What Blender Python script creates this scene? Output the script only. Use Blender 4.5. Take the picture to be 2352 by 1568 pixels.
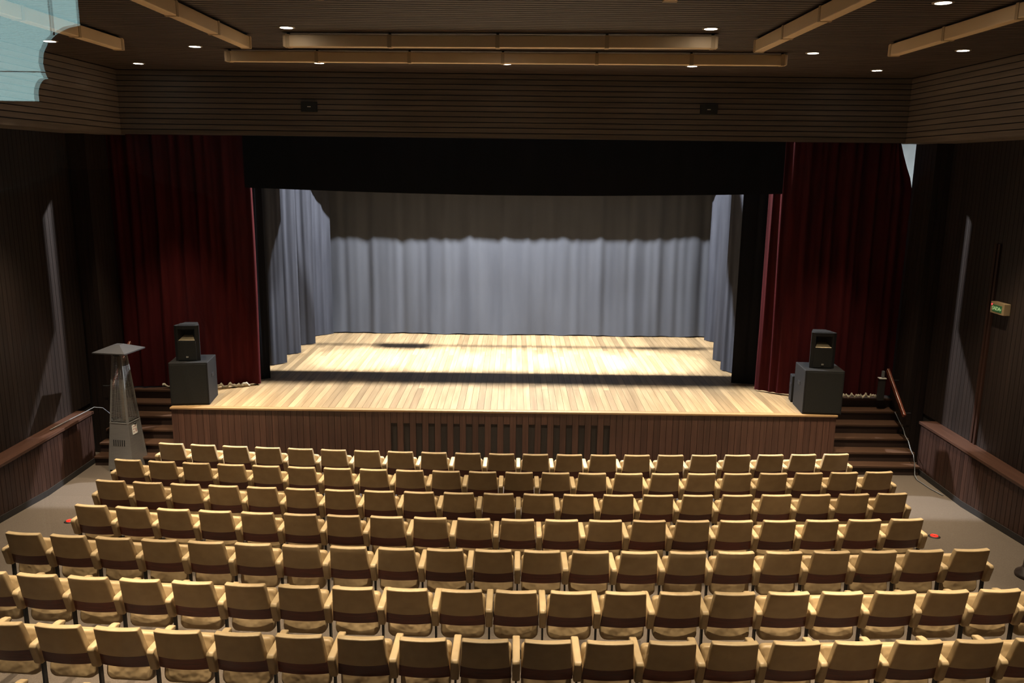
import bpy, bmesh, math, random
from mathutils import Matrix, Vector
random.seed(7)
for o in list(bpy.data.objects): bpy.data.objects.remove(o)
SC = bpy.context.scene
COL = SC.collection
PI = math.pi

# ---------------------------------------------------------------- camera, world, big lamps, exposure
CAM_Z = 5.26
cd = bpy.data.cameras.new('camera'); cam = bpy.data.objects.new('camera', cd); COL.objects.link(cam)
cd.sensor_width = 36.0; cd.lens = 1900.0 / 2352.0 * 36.0; cd.clip_start = 0.02
RIGHT = Vector((0.99992652, 0.00359406, 0.01157787)); DOWN = Vector((0.01206823, -0.20452314, -0.97878733)); FWD = Vector((-0.00114988, 0.97885513, -0.20455149))
m3 = Matrix((RIGHT, -DOWN, -FWD)).transposed()
cam.matrix_world = Matrix.Translation((0, 0, CAM_Z)) @ m3.to_4x4()
SC.camera = cam
w = bpy.data.worlds.new('world'); SC.world = w; w.use_nodes = True
w.node_tree.nodes['Background'].inputs[0].default_value = (0.02, 0.022, 0.025, 1)
w.node_tree.nodes['Background'].inputs[1].default_value = 0.1
vs = SC.view_settings; vs.view_transform = 'Standard'; vs.look = 'None'; vs.gamma = 1.0; vs.use_curve_mapping = False
vs.exposure = 0.0
STAGE_LAMP = (-0.1, 18.6, 9.0); STAGE_POWER = 15200.0; BAND_POWER = 3500.0; STAGE_COL = (0.93, 0.96, 1.0)
HOUSE_POWER = 1800.0; HOUSE_COL = (1.0, 0.82, 0.58)

# ---------------------------------------------------------------- materials
def newmat(name):
    m = bpy.data.materials.new(name); m.use_nodes = True
    nt = m.node_tree; b = nt.nodes['Principled BSDF']
    return m, nt, b
def plain(name, col, rough=0.6, metal=0.0, spec=0.5):
    m, nt, b = newmat(name)
    b.inputs['Base Color'].default_value = (*col, 1); b.inputs['Roughness'].default_value = rough
    b.inputs['Metallic'].default_value = metal; b.inputs['Specular IOR Level'].default_value = spec
    return m
def noisy(name, c1, c2, scale=(8, 8, 8), rough=0.6, bump=0.0, metal=0.0, spec=0.5, rnd=0.0, detail=4.0, coord='pos', bscale=1.0):
    """colour = noise between c1 and c2, plus a per-object brightness spread rnd"""
    m, nt, b = newmat(name); N = nt.nodes; L = nt.links
    if coord == 'pos': src = N.new('ShaderNodeNewGeometry').outputs['Position']
    else: src = N.new('ShaderNodeTexCoord').outputs['Object']
    mul = N.new('ShaderNodeVectorMath'); mul.operation = 'MULTIPLY'; mul.inputs[1].default_value = scale
    L.new(src, mul.inputs[0])
    oi = N.new('ShaderNodeObjectInfo')
    if rnd > 0:
        sc = N.new('ShaderNodeVectorMath'); sc.operation = 'SCALE'; sc.inputs['Scale'].default_value = 37.0
        cmb = N.new('ShaderNodeCombineXYZ')
        for i in range(3): L.new(oi.outputs['Random'], cmb.inputs[i])
        L.new(cmb.outputs[0], sc.inputs[0])
        ad = N.new('ShaderNodeVectorMath'); ad.operation = 'ADD'; L.new(mul.outputs[0], ad.inputs[0]); L.new(sc.outputs[0], ad.inputs[1]); vec = ad.outputs[0]
    else: vec = mul.outputs[0]
    nz = N.new('ShaderNodeTexNoise'); nz.inputs['Scale'].default_value = 1.0; nz.inputs['Detail'].default_value = detail
    L.new(vec, nz.inputs['Vector'])
    rp = N.new('ShaderNodeValToRGB'); rp.color_ramp.elements[0].position = 0.3; rp.color_ramp.elements[1].position = 0.7
    rp.color_ramp.elements[0].color = (*c1, 1); rp.color_ramp.elements[1].color = (*c2, 1)
    L.new(nz.outputs['Fac'], rp.inputs[0]); out = rp.outputs[0]
    if rnd > 0:
        mr = N.new('ShaderNodeMapRange'); mr.inputs['To Min'].default_value = 1 - rnd; mr.inputs['To Max'].default_value = 1 + rnd
        L.new(oi.outputs['Random'], mr.inputs['Value'])
        mx = N.new('ShaderNodeVectorMath'); mx.operation = 'SCALE'; L.new(out, mx.inputs[0]); L.new(mr.outputs[0], mx.inputs['Scale']); out = mx.outputs[0]
    L.new(out, b.inputs['Base Color'])
    b.inputs['Roughness'].default_value = rough; b.inputs['Metallic'].default_value = metal; b.inputs['Specular IOR Level'].default_value = spec
    if bump > 0:
        bp = N.new('ShaderNodeBump'); bp.inputs['Strength'].default_value = bump; bp.inputs['Distance'].default_value = 0.01 * bscale
        L.new(nz.outputs['Fac'], bp.inputs['Height']); L.new(bp.outputs[0], b.inputs['Normal'])
    return m
def emit(name, col, strength):
    m, nt, b = newmat(name)
    b.inputs['Base Color'].default_value = (*col, 1); b.inputs['Emission Color'].default_value = (*col, 1); b.inputs['Emission Strength'].default_value = strength
    return m
M = {}
M['vinyl'] = noisy('tan_vinyl', (0.40, 0.290, 0.158), (0.47, 0.350, 0.196), (9, 9, 9), 0.48, 0.05, rnd=0.06, coord='obj')
M['vinyl_seat'] = noisy('tan_vinyl_creased', (0.38, 0.27, 0.14), (0.48, 0.35, 0.19), (6, 14, 5), 0.5, 0.9, rnd=0.06, coord='obj', detail=2, bscale=3.0)
M['band'] = noisy('varnished_red_wood', (0.085, 0.020, 0.012), (0.15, 0.037, 0.021), (3, 60, 60), 0.32, 0.03, rnd=0.25, coord='obj')
M['black_metal'] = plain('black_metal', (0.012, 0.012, 0.013), 0.5)
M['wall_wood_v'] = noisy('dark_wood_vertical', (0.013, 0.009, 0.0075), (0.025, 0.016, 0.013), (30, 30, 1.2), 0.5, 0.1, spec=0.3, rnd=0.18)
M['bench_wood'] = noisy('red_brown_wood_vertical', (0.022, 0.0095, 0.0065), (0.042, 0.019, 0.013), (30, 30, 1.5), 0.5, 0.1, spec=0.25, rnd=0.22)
M['ledge'] = noisy('ledge_wood', (0.040, 0.018, 0.012), (0.070, 0.034, 0.023), (20, 1.0, 20), 0.4, 0.05, spec=0.3)
M['header_wood'] = noisy('dark_wood_horizontal', (0.115, 0.088, 0.068), (0.172, 0.134, 0.106), (1.0, 1.0, 25), 0.55, 0.1, rnd=0.12)
M['ceiling_wood'] = noisy('ceiling_slat_wood', (0.055, 0.036, 0.026), (0.085, 0.056, 0.040), (0.7, 16, 16), 0.6, 0.05, rnd=0.14)
M['dark_back'] = plain('dark_backing', (0.010, 0.007, 0.006), 0.8)
M['stage_front'] = noisy('stage_front_wood', (0.060, 0.026, 0.017), (0.105, 0.048, 0.032), (35, 35, 1.2), 0.5, 0.1, rnd=0.2)
M['vent'] = noisy('vent_backing', (0.030, 0.023, 0.019), (0.045, 0.034, 0.028), (20, 20, 3), 0.8)
M['board'] = noisy('stage_floor_wood', (0.250, 0.162, 0.076), (0.385, 0.262, 0.135), (14, 0.9, 14), 0.45, 0.06, rnd=0.26)
M['nosing'] = noisy('stage_nosing_wood', (0.28, 0.17, 0.075), (0.36, 0.225, 0.105), (1, 14, 14), 0.45, 0.05)
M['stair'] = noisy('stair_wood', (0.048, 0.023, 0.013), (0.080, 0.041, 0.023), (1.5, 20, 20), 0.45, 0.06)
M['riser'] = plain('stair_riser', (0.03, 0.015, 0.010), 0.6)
M['carpet'] = noisy('grey_brown_carpet', (0.088, 0.070, 0.056), (0.130, 0.106, 0.086), (90, 90, 90), 0.95, 0.5, spec=0.1)
M['red_velvet'] = noisy('red_velvet', (0.036, 0.0038, 0.0045), (0.060, 0.0065, 0.0075), (8, 8, 1.2), 0.85, 0.1, spec=0.1)
M['black_cloth'] = noisy('black_stage_cloth', (0.006, 0.006, 0.008), (0.010, 0.010, 0.013), (6, 6, 1), 0.9, 0.05, spec=0.1)
M['leg_cloth'] = noisy('charcoal_stage_cloth', (0.036, 0.038, 0.048), (0.052, 0.055, 0.068), (9, 9, 0.8), 0.85, 0.1, spec=0.15)
M['back_cloth'] = noisy('grey_backcloth', (0.070, 0.074, 0.087), (0.092, 0.097, 0.112), (2.5, 2.5, 0.35), 0.9, 0.05, spec=0.1)
M['hem'] = noisy('cream_lining', (0.40, 0.36, 0.27), (0.58, 0.53, 0.42), (20, 20, 20), 0.8, 0.2)
M['stage_wall'] = noisy('pale_grey_render', (0.10, 0.115, 0.115), (0.13, 0.145, 0.145), (3, 3, 3), 0.9, 0.1)
M['stage_dark'] = plain('black_stage_house', (0.02, 0.02, 0.022), 0.9)
M['beam'] = noisy('cream_raceway', (0.86, 0.64, 0.40), (0.90, 0.68, 0.43), (3, 3, 3), 0.5, 0.03)
M['clamp'] = plain('raceway_clamp', (0.60, 0.43, 0.25), 0.5)
M['speaker'] = noisy('black_speaker_paint', (0.010, 0.010, 0.0105), (0.016, 0.016, 0.017), (200, 200, 200), 0.6, 0.3, spec=0.2, coord='obj')
M['grille'] = noisy('speaker_grille', (0.009, 0.009, 0.0085), (0.018, 0.018, 0.016), (260, 260, 260), 0.7, 0.5, spec=0.2, coord='obj')
M['horn'] = plain('speaker_horn', (0.42, 0.35, 0.22), 0.45)
M['silver_logo'] = plain('silver_badge', (0.7, 0.68, 0.6), 0.3, 0.5)
M['steel'] = noisy('brushed_steel', (0.36, 0.36, 0.36), (0.44, 0.44, 0.43), (5, 5, 120), 0.38, 0.02, metal=0.75, coord='obj')
M['steel_dark'] = plain('dark_steel', (0.032, 0.03, 0.03), 0.6, 0.2)
M['paper'] = plain('white_sticker', (0.8, 0.8, 0.76), 0.7)
M['print'] = plain('sticker_print', (0.5, 0.32, 0.30), 0.7)
M['tube_glass'] = plain('amber_tube_glass', (0.45, 0.37, 0.27), 0.1)
M['rail'] = noisy('red_handrail_wood', (0.12, 0.028, 0.014), (0.17, 0.042, 0.021), (30, 3, 30), 0.35)
M['cable'] = plain('grey_cable', (0.13, 0.14, 0.15), 0.5)
M['sign_case'] = plain('beige_sign_case', (0.26, 0.19, 0.105), 0.6)
M['sign_green'] = plain('green_sign_face', (0.03, 0.16, 0.06), 0.4)
M['sign_text'] = emit('sign_letters', (0.55, 0.9, 0.5), 0.10)
M['red_led'] = emit('red_led', (1.0, 0.03, 0.05), 3.0)
M['aisle_red'] = emit('red_aisle_lamp', (1.0, 0.02, 0.01), 1.6)
M['lamp'] = emit('lamp_lens', (1.0, 0.90, 0.75), 22.0)
M['ring'] = plain('lamp_trim', (0.35, 0.30, 0.24), 0.5)
M['flood'] = emit('flood_lens', (0.95, 0.97, 1.0), 10.0)
M['booth'] = plain('booth_wall', (0.24, 0.25, 0.26), 0.9)
M['daylight'] = emit('daylit_window_pane', (0.50, 0.80, 0.80), 6.5)
M['frame'] = plain('window_frame', (0.10, 0.10, 0.10), 0.6)
M['cloth_dark'] = plain('dark_clothes', (0.012, 0.012, 0.014), 0.9)
M['skin'] = plain('skin', (0.30, 0.17, 0.11), 0.6)
M['hair'] = plain('dark_hair', (0.012, 0.009, 0.007), 0.7)
M['column'] = noisy('dark_column_paint', (0.018, 0.012, 0.010), (0.028, 0.019, 0.016), (10, 10, 2), 0.4)
M['plate'] = plain('black_plate', (0.012, 0.012, 0.012), 0.6)
M['plate_mark'] = plain('pale_mark', (0.75, 0.72, 0.62), 0.5)
def glass_mat():
    m = bpy.data.materials.new('clear_glass'); m.use_nodes = True; nt = m.node_tree; N = nt.nodes; L = nt.links
    N.remove(N['Principled BSDF'])
    tr = N.new('ShaderNodeBsdfTransparent'); gl = N.new('ShaderNodeBsdfGlossy'); gl.inputs['Roughness'].default_value = 0.0
    fr = N.new('ShaderNodeFresnel'); ge = N.new('ShaderNodeNewGeometry'); mr = N.new('ShaderNodeMapRange'); mr.inputs['To Min'].default_value = 1.5; mr.inputs['To Max'].default_value = 1 / 1.5
    L.new(ge.outputs['Backfacing'], mr.inputs['Value']); L.new(mr.outputs[0], fr.inputs['IOR']); mx = N.new('ShaderNodeMixShader')
    L.new(fr.outputs[0], mx.inputs[0]); L.new(tr.outputs[0], mx.inputs[1]); L.new(gl.outputs[0], mx.inputs[2]); L.new(mx.outputs[0], N['Material Output'].inputs[0])
    return m
M['glass'] = glass_mat()

# ---------------------------------------------------------------- helpers
def link(name, me, parent=None, loc=(0, 0, 0), rot=(0, 0, 0)):
    o = bpy.data.objects.new(name, me); COL.objects.link(o); o.location = loc; o.rotation_euler = rot
    if parent: o.parent = parent
    return o
def tag(o, label, cat, group=None):
    o['label'] = label; o['category'] = cat
    if group: o['group'] = group
    return o
def struct(o, label=None):
    o['kind'] = 'structure'
    if label: o['label'] = label
    return o
def empty(name, loc=(0, 0, 0), rz=0):
    o = link(name, None, None, loc, (0, 0, rz)); o.empty_display_size = 0.1; return o
def mesh_from(bm, name, mat, smooth=False, recalc=True):
    if recalc: bmesh.ops.recalc_face_normals(bm, faces=bm.faces)
    me = bpy.data.meshes.new(name); bm.to_mesh(me); bm.free()
    if mat: me.materials.append(M[mat])
    if smooth:
        for p in me.polygons: p.use_smooth = True
    return me
def add_box(bm, c, d, rot=None):
    r = bmesh.ops.create_cube(bm, size=1.0); vs_ = r['verts']
    bmesh.ops.scale(bm, vec=d, verts=vs_)
    if rot: bmesh.ops.rotate(bm, cent=(0, 0, 0), matrix=rot, verts=vs_)
    bmesh.ops.translate(bm, vec=c, verts=vs_); return vs_
_cache = {}
def box_me(d, mat, bev=0.0):
    k = (round(d[0], 4), round(d[1], 4), round(d[2], 4), mat, bev)
    if k not in _cache:
        bm = bmesh.new(); add_box(bm, (0, 0, 0), d)
        if bev: bmesh.ops.bevel(bm, geom=bm.edges[:], offset=bev, segments=2, affect='EDGES', profile=0.5)
        _cache[k] = mesh_from(bm, 'box_' + mat, mat)
    return _cache[k]
def box(name, lo, hi, mat, parent=None, bev=0.0, rot=(0, 0, 0)):
    d = [hi[i] - lo[i] for i in range(3)]; c = [(hi[i] + lo[i]) / 2 for i in range(3)]
    return link(name, box_me(d, mat, bev), parent, c, rot)
def boxes_me(lst, mat, name):
    bm = bmesh.new()
    for lo, hi in lst: add_box(bm, [(hi[i] + lo[i]) / 2 for i in range(3)], [hi[i] - lo[i] for i in range(3)])
    return mesh_from(bm, name, mat)
def add_tube(bm, pts, r, seg=8, cap=True):
    pts = [Vector(p) for p in pts]; rings = []
    for i, p in enumerate(pts):
        t = (pts[min(i + 1, len(pts) - 1)] - pts[max(i - 1, 0)]).normalized()
        a = Vector((0, 0, 1)) if abs(t.z) < 0.9 else Vector((1, 0, 0))
        u = t.cross(a).normalized(); v = t.cross(u)
        rr = r[i] if isinstance(r, (list, tuple)) else r
        rings.append([bm.verts.new(p + rr * (math.cos(2 * PI * k / seg) * u + math.sin(2 * PI * k / seg) * v)) for k in range(seg)])
    for a, b in zip(rings, rings[1:]):
        for k in range(seg): bm.faces.new((a[k], a[(k + 1) % seg], b[(k + 1) % seg], b[k]))
    if cap: bm.faces.new(rings[0][::-1]); bm.faces.new(rings[-1])
def tube(name, pts, r, mat, parent=None, seg=8):
    bm = bmesh.new(); add_tube(bm, pts, r, seg); return link(name, mesh_from(bm, name, mat, True), parent)
def lathe_me(name, prof, mat, seg=24):
    bm = bmesh.new(); rings = []
    for r, z in prof: rings.append([bm.verts.new((r * math.cos(2 * PI * k / seg), r * math.sin(2 * PI * k / seg), z)) for k in range(seg)])
    for a, b in zip(rings, rings[1:]):
        for k in range(seg): bm.faces.new((a[k], a[(k + 1) % seg], b[(k + 1) % seg], b[k]))
    bm.faces.new(rings[0][::-1]); bm.faces.new(rings[-1])
    return mesh_from(bm, name, mat, True)
def prism_me(name, prof, x0, x1, mat, bev=0.0, seg=2):
    """side profile (y,z) extruded along x"""
    bm = bmesh.new()
    a = [bm.verts.new((x0, y, z)) for y, z in prof]; b = [bm.verts.new((x1, y, z)) for y, z in prof]
    n = len(prof); bm.faces.new(a); bm.faces.new(b[::-1])
    for k in range(n): bm.faces.new((a[k], b[k], b[(k + 1) % n], a[(k + 1) % n]))
    if bev: bmesh.ops.bevel(bm, geom=bm.edges[:], offset=bev, segments=seg, affect='EDGES', profile=0.5)
    return mesh_from(bm, name, mat, bev > 0)

def floor_z(y):
    return 0.0 if y > 12.55 else 0.0756 * (12.55 - y)
SZ = 1.05     # stage level
# hall outline
XR_BENCH, XR_WALL, XR_A, XR_UP = 7.27, 7.55, 7.25, 6.87
XL_BENCH, XL_WALL, XL_A, XL_UP = -7.48, -7.76, -7.42, -6.95
Y_FRONT, Y_STAGE, Y_HEAD, Y_REAR = 14.65, 14.10, 15.00, 0.45
Z_SOFF, Z_CEIL, Z_LEDGE = 5.78, 6.87, 0.95

# ---------------------------------------------------------------- structure: floor, walls, ceiling
bm = bmesh.new()
ys = [Y_REAR, 12.55, 16.2]
vv = [[bm.verts.new((x, y, floor_z(y) + dz)) for x in (-8.2, 8.2)] for dz in (0, -0.15) for y in ys]
for a, b in ((0, 1), (1, 2), (3, 4), (4, 5), (0, 3), (2, 5)): bm.faces.new((vv[a][0], vv[a][1], vv[b][1], vv[b][0]))
struct(link('floor', mesh_from(bm, 'floor', 'carpet')), 'grey brown carpeted floor sloping down to the stage')

def side_wall(name, sgn, xb, xw, xa, xu, label):
    """backing mesh + planks; sgn=+1 right, -1 left"""
    T = 0.25
    def span(a, b): return (min(a, b), max(a, b))
    L = []
    x = span(xw + sgn * 0.02, xw + sgn * T); L.append(((x[0], Y_REAR, -0.1), (x[1], Y_FRONT, Z_SOFF)))
    x = span(xa + sgn * 0.02, xw + sgn * T); L.append(((x[0], Y_FRONT, -0.1), (x[1], 15.42, 9.6)))
    x = span(xu + sgn * 0.02, xw + sgn * T); L.append(((x[0], Y_REAR, Z_SOFF), (x[1], Y_FRONT + 0.5, Z_CEIL + 0.15)))
    x = span(xb + sgn * 0.02, xw + sgn * 0.05); L.append(((x[0], Y_REAR, -0.1), (x[1], 14.10, Z_LEDGE - 0.05)))
    wall = struct(link(name, boxes_me(L, 'dark_back', name)), label)
    pw = 0.112
    n = 50
    for i in range(n):
        y1 = Y_FRONT - i * pw
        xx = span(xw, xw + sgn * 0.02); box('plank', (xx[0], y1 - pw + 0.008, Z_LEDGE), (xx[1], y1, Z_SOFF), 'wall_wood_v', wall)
        y1 = 14.10 - i * pw
        zb = floor_z(y1)
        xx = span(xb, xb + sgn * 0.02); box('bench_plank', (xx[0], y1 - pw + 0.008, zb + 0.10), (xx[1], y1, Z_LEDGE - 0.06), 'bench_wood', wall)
    for i in range(6):                                    # planks beside the stairs and the return facing the hall
        y0 = Y_FRONT + i * 0.125
        xx = span(xa, xa + sgn * 0.02); box('plank', (xx[0], y0, 0), (xx[1], y0 + 0.117, Z_SOFF), 'wall_wood_v', wall)
    for i in range(3):
        a = xa + sgn * (0.0 + i * 0.10); xx = span(a, a + sgn * 0.094)
        box('return_plank', (xx[0], Y_FRONT - 0.02, 0), (xx[1], Y_FRONT, Z_SOFF), 'wall_wood_v', wall)
    for i in range(3):
        a = xb + sgn * i * 0.095; xx = span(a, a + sgn * 0.089)
        box('bench_end_plank', (xx[0], 14.10, 0.0), (xx[1], 14.12, Z_LEDGE - 0.06), 'bench_wood', wall)
    xx = span(xb - sgn * 0.03, xw); box('ledge', (xx[0], Y_REAR, Z_LEDGE - 0.05), (xx[1], 14.14, Z_LEDGE), 'ledge', wall, 0.006)
    # skirting follows the sloping floor
    bm = bmesh.new()
    for y0, y1 in ((2.0, 12.55), (12.55, 14.12)):
        p = []
        for y in (y0, y1):
            for xo in (xb - sgn * 0.012, xb + sgn * 0.02):
                for zz in (0.0, 0.10): p.append(bm.verts.new((xo, y, floor_z(y) + zz)))
        for f in ((0, 1, 3, 2), (4, 5, 7, 6), (0, 1, 5, 4), (2, 3, 7, 6), (1, 3, 7, 5), (0, 2, 6, 4)): bm.faces.new([p[k] for k in f])
    link('skirting', mesh_from(bm, 'skirting', 'dark_back'), wall)
    nb = 12; h = (Z_CEIL - Z_SOFF) / nb
    for i in range(nb):
        xx = span(xu, xu + sgn * 0.02); box('upper_board', (xx[0], Y_REAR + 0.02, Z_SOFF + i * h), (xx[1], Y_HEAD, Z_SOFF + (i + 1) * h - 0.013), 'header_wood', wall)
    xx = span(xu, xw); box('soffit', (xx[0], Y_REAR, Z_SOFF - 0.015), (xx[1], Y_FRONT + 0.5, Z_SOFF), 'header_wood', wall)
    return wall
wr = side_wall('wall_right', 1, XR_BENCH, XR_WALL, XR_A, XR_UP, 'dark planked side wall with wooden ledge, exit sign fixed on it')
wl = side_wall('wall_left', -1, XL_BENCH, XL_WALL, XL_A, XL_UP, 'dark planked side wall with wooden ledge behind the patio heater')
# vertical door jamb strips on the right wall
for y in (12.86, 12.95): box('jamb_strip', (XR_WALL - 0.03, y, Z_LEDGE), (XR_WALL, y + 0.05, 4.2), 'bench_wood', wr)

# wall over the stage opening, clad in horizontal boards, and the sides of the stage house
hw = struct(link('wall_front', boxes_me([((-8.05, Y_HEAD + 0.02, Z_SOFF), (7.85, Y_HEAD + 0.20, 9.6))], 'dark_back', 'wall_front')), 'dark wooden header wall of horizontal boards above the stage opening')
nb = 12; h = (Z_CEIL - Z_SOFF) / nb
for i in range(nb):
    box('header_board', (XL_UP, Y_HEAD, Z_SOFF + i * h), (XR_UP, Y_HEAD + 0.02, Z_SOFF + (i + 1) * h - 0.014), 'header_wood', hw)
struct(link('wall_stage', boxes_me([((-9.2, 22.0, 0), (9.2, 22.2, 9.8)), ((-9.2, 15.2, 0), (-9.0, 22.0, 9.8)), ((9.0, 15.2, 0), (9.2, 22.0, 9.8)),
        ((-9.2, 15.2, 0), (-7.9, 15.42, 9.8)), ((7.75, 15.2, 0), (9.2, 15.42, 9.8)), ((-9.2, 15.0, 9.6), (9.2, 22.2, 9.8)), ((-9.0, 15.42, SZ), (-7.43, 15.95, 9.6))], 'stage_dark', 'wall_stage')), 'black stage house walls behind the curtains')
sw = struct(link('wall_wing', boxes_me([((7.95, 15.42, SZ), (8.05, 19.5, 9.5))], 'stage_wall', 'wall_wing')), 'pale grey wing wall glimpsed past the edge of the red curtain')
for i in range(3): box('conduit', (7.90, 15.9 + i * 0.16, SZ), (7.93, 15.93 + i * 0.16, 9.0), 'frame', sw)

ce = struct(link('ceiling', boxes_me([((-7.2, Y_REAR, Z_CEIL + 0.02), (7.1, Y_HEAD + 0.1, Z_CEIL + 0.15))], 'dark_back', 'ceiling')), 'dark ceiling of narrow wooden slats')
sl = 0.112
for i in range(92):
    y1 = Y_HEAD - i * sl
    box('slat', (XL_UP, y1 - sl + 0.024, Z_CEIL), (XR_UP, y1, Z_CEIL + 0.02), 'ceiling_wood', ce)

# ---------------------------------------------------------------- stage
SXL, SXR = -6.06, 5.76
st = struct(link('stage_platform', boxes_me([((SXL + 0.02, Y_STAGE + 0.06, 0), (SXR - 0.02, 15.45, SZ - 0.03)), ((-9.0, 15.45, 0), (9.0, 22.0, SZ - 0.03))], 'dark_back', 'stage')), 'raised stage with planked front and pale board floor')
nbd = 98; bw = (SXR - SXL) / nbd
for i in range(nbd):
    x0 = SXL + i * bw
    cuts = [Y_STAGE + 0.10, 15.6 + ((i * 7) % 5) * 0.32, 18.3 + ((i * 5) % 7) * 0.22, 21.4]
    for a, b in zip(cuts, cuts[1:]):
        box('floor_board', (x0 + 0.002, a + 0.002, SZ - 0.03), (x0 + bw - 0.002, b - 0.002, SZ), 'board', st)
box('nosing', (SXL - 0.01, Y_STAGE - 0.02, SZ - 0.035), (SXR + 0.01, Y_STAGE + 0.10, SZ), 'nosing', st, 0.006)
box('top_strip', (SXL, Y_STAGE + 0.03, SZ - 0.10), (SXR, Y_STAGE + 0.06, SZ - 0.035), 'stage_front', st)
pn = 106; pw = (SXR - SXL) / pn
box('vent_back', (-2.3, Y_STAGE + 0.05, 0.05), (2.0, Y_STAGE + 0.058, 0.85), 'vent', st)
slots = set()
x = -2.105
k0 = int(round((-2.105 - SXL) / pw))
for j in range(18): slots.add(k0 + 2 * j)
for i in range(pn):
    x0 = SXL + i * pw
    if i in slots:
        box('front_plank', (x0 + 0.003, Y_STAGE + 0.02, 0.80), (x0 + pw - 0.003, Y_STAGE + 0.045, SZ - 0.035), 'stage_front', st)
        box('front_plank', (x0 + 0.003, Y_STAGE + 0.02, 0.0), (x0 + pw - 0.003, Y_STAGE + 0.045, 0.12), 'stage_front', st)
    else:
        box('front_plank', (x0 + 0.003, Y_STAGE + 0.02, 0), (x0 + pw - 0.003, Y_STAGE + 0.045, SZ - 0.035), 'stage_front', st)

def stairs(x0, x1, ys_, label, name='stage_stairs'):
    r = empty(name, ((x0 + x1) / 2, ys_[0], 0)); struct(r, label)
    for k in range(6):
        y = ys_[k]; z = 0.175 * (k + 1); yn = ys_[k + 1] if k < 5 else 15.45
        o = box('step', (x0, y, z - 0.04), (x1, yn + 0.03, z), 'stair', None, 0.006); o.parent = r; o.matrix_parent_inverse = r.matrix_world.inverted(); 
        o.location = o.location - Vector(((x0 + x1) / 2, ys_[0], 0)); o.matrix_parent_inverse = Matrix()
        o = box('riser', (x0, y + 0.03, 0.0 if k == 0 else z - 0.175), (x1, y + 0.05, z - 0.04), 'riser', None); o.parent = r
        o.location = o.location - Vector(((x0 + x1) / 2, ys_[0], 0))
    return r
SY = [13.92, 14.15, 14.42, 14.69, 14.97, 15.25]
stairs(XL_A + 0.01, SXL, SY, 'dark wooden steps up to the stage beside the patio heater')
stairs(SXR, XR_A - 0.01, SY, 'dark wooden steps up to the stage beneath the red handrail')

# ---------------------------------------------------------------- curtains
def curtain(name, path, z0, z1, mat, label, amp=0.04, freq=5.0, seed=0, group=None, bot_amp=None, step=0.025, nz=14, zedge=None, flat=0.0, gather=0.0, zfun=None, cat='curtain'):
    rnd = random.Random(seed)
    P = [Vector((p[0], p[1])) for p in path]
    d = [0.0]
    for a, b in zip(P, P[1:]): d.append(d[-1] + (b - a).length)
    Ltot = d[-1]; n = max(4, int(Ltot / step))
    ph = [rnd.uniform(0, 6.28) for _ in range(6)]; fq = [freq * f for f in (1.0, 0.61, 1.57, 0.27, 2.3, 0.43)]
    am = [0.5, 0.35, 0.3, 0.3, 0.15, 0.3]
    def at(s):
        for i in range(len(d) - 1):
            if s <= d[i + 1] + 1e-9:
                t = (s - d[i]) / max(1e-9, d[i + 1] - d[i]); tn = (P[i + 1] - P[i]).normalized(); return P[i].lerp(P[i + 1], t), tn
        return P[-1], (P[-1] - P[-2]).normalized()
    ba = amp if bot_amp is None else bot_amp
    bm = bmesh.new(); grid = []
    for i in range(n + 1):
        s = Ltot * i / n; p, tn = at(s); nm = Vector((-tn.y, tn.x)); col = []
        for j in range(nz + 1):
            v = j / nz                                 # 0 bottom, 1 top
            a = ba * (1 - v) + amp * v
            wob = 0.10 * math.sin(3.1 * v + ph[0])
            f = sum(am[k] * math.sin(2 * PI * fq[k] * (s + 0.02 * math.sin(4 * v + ph[k])) + ph[k] + wob) for k in range(6))
            off = a * f
            zb = z0(s / Ltot) if callable(z0) else z0; zt = z1
            z = zb + (zt - zb) * v
            if zfun: q = zfun(s / Ltot, v)
            else: q = 0.0
            sx = p + nm * (off + q)
            if zedge: sx = sx + tn * zedge(s / Ltot, v)
            col.append(bm.verts.new((sx.x, sx.y, z)))
        grid.append(col)
    for i in range(n):
        for j in range(nz): bm.faces.new((grid[i][j], grid[i + 1][j], grid[i + 1][j + 1], grid[i][j + 1]))
    me = mesh_from(bm, name, mat, True, recalc=False)
    o = link(name, me); md = o.modifiers.new('thick', 'SOLIDIFY'); md.thickness = 0.008; md.use_rim = False
    tag(o, label, cat, group)
    return o
ZT = 6.4
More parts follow.
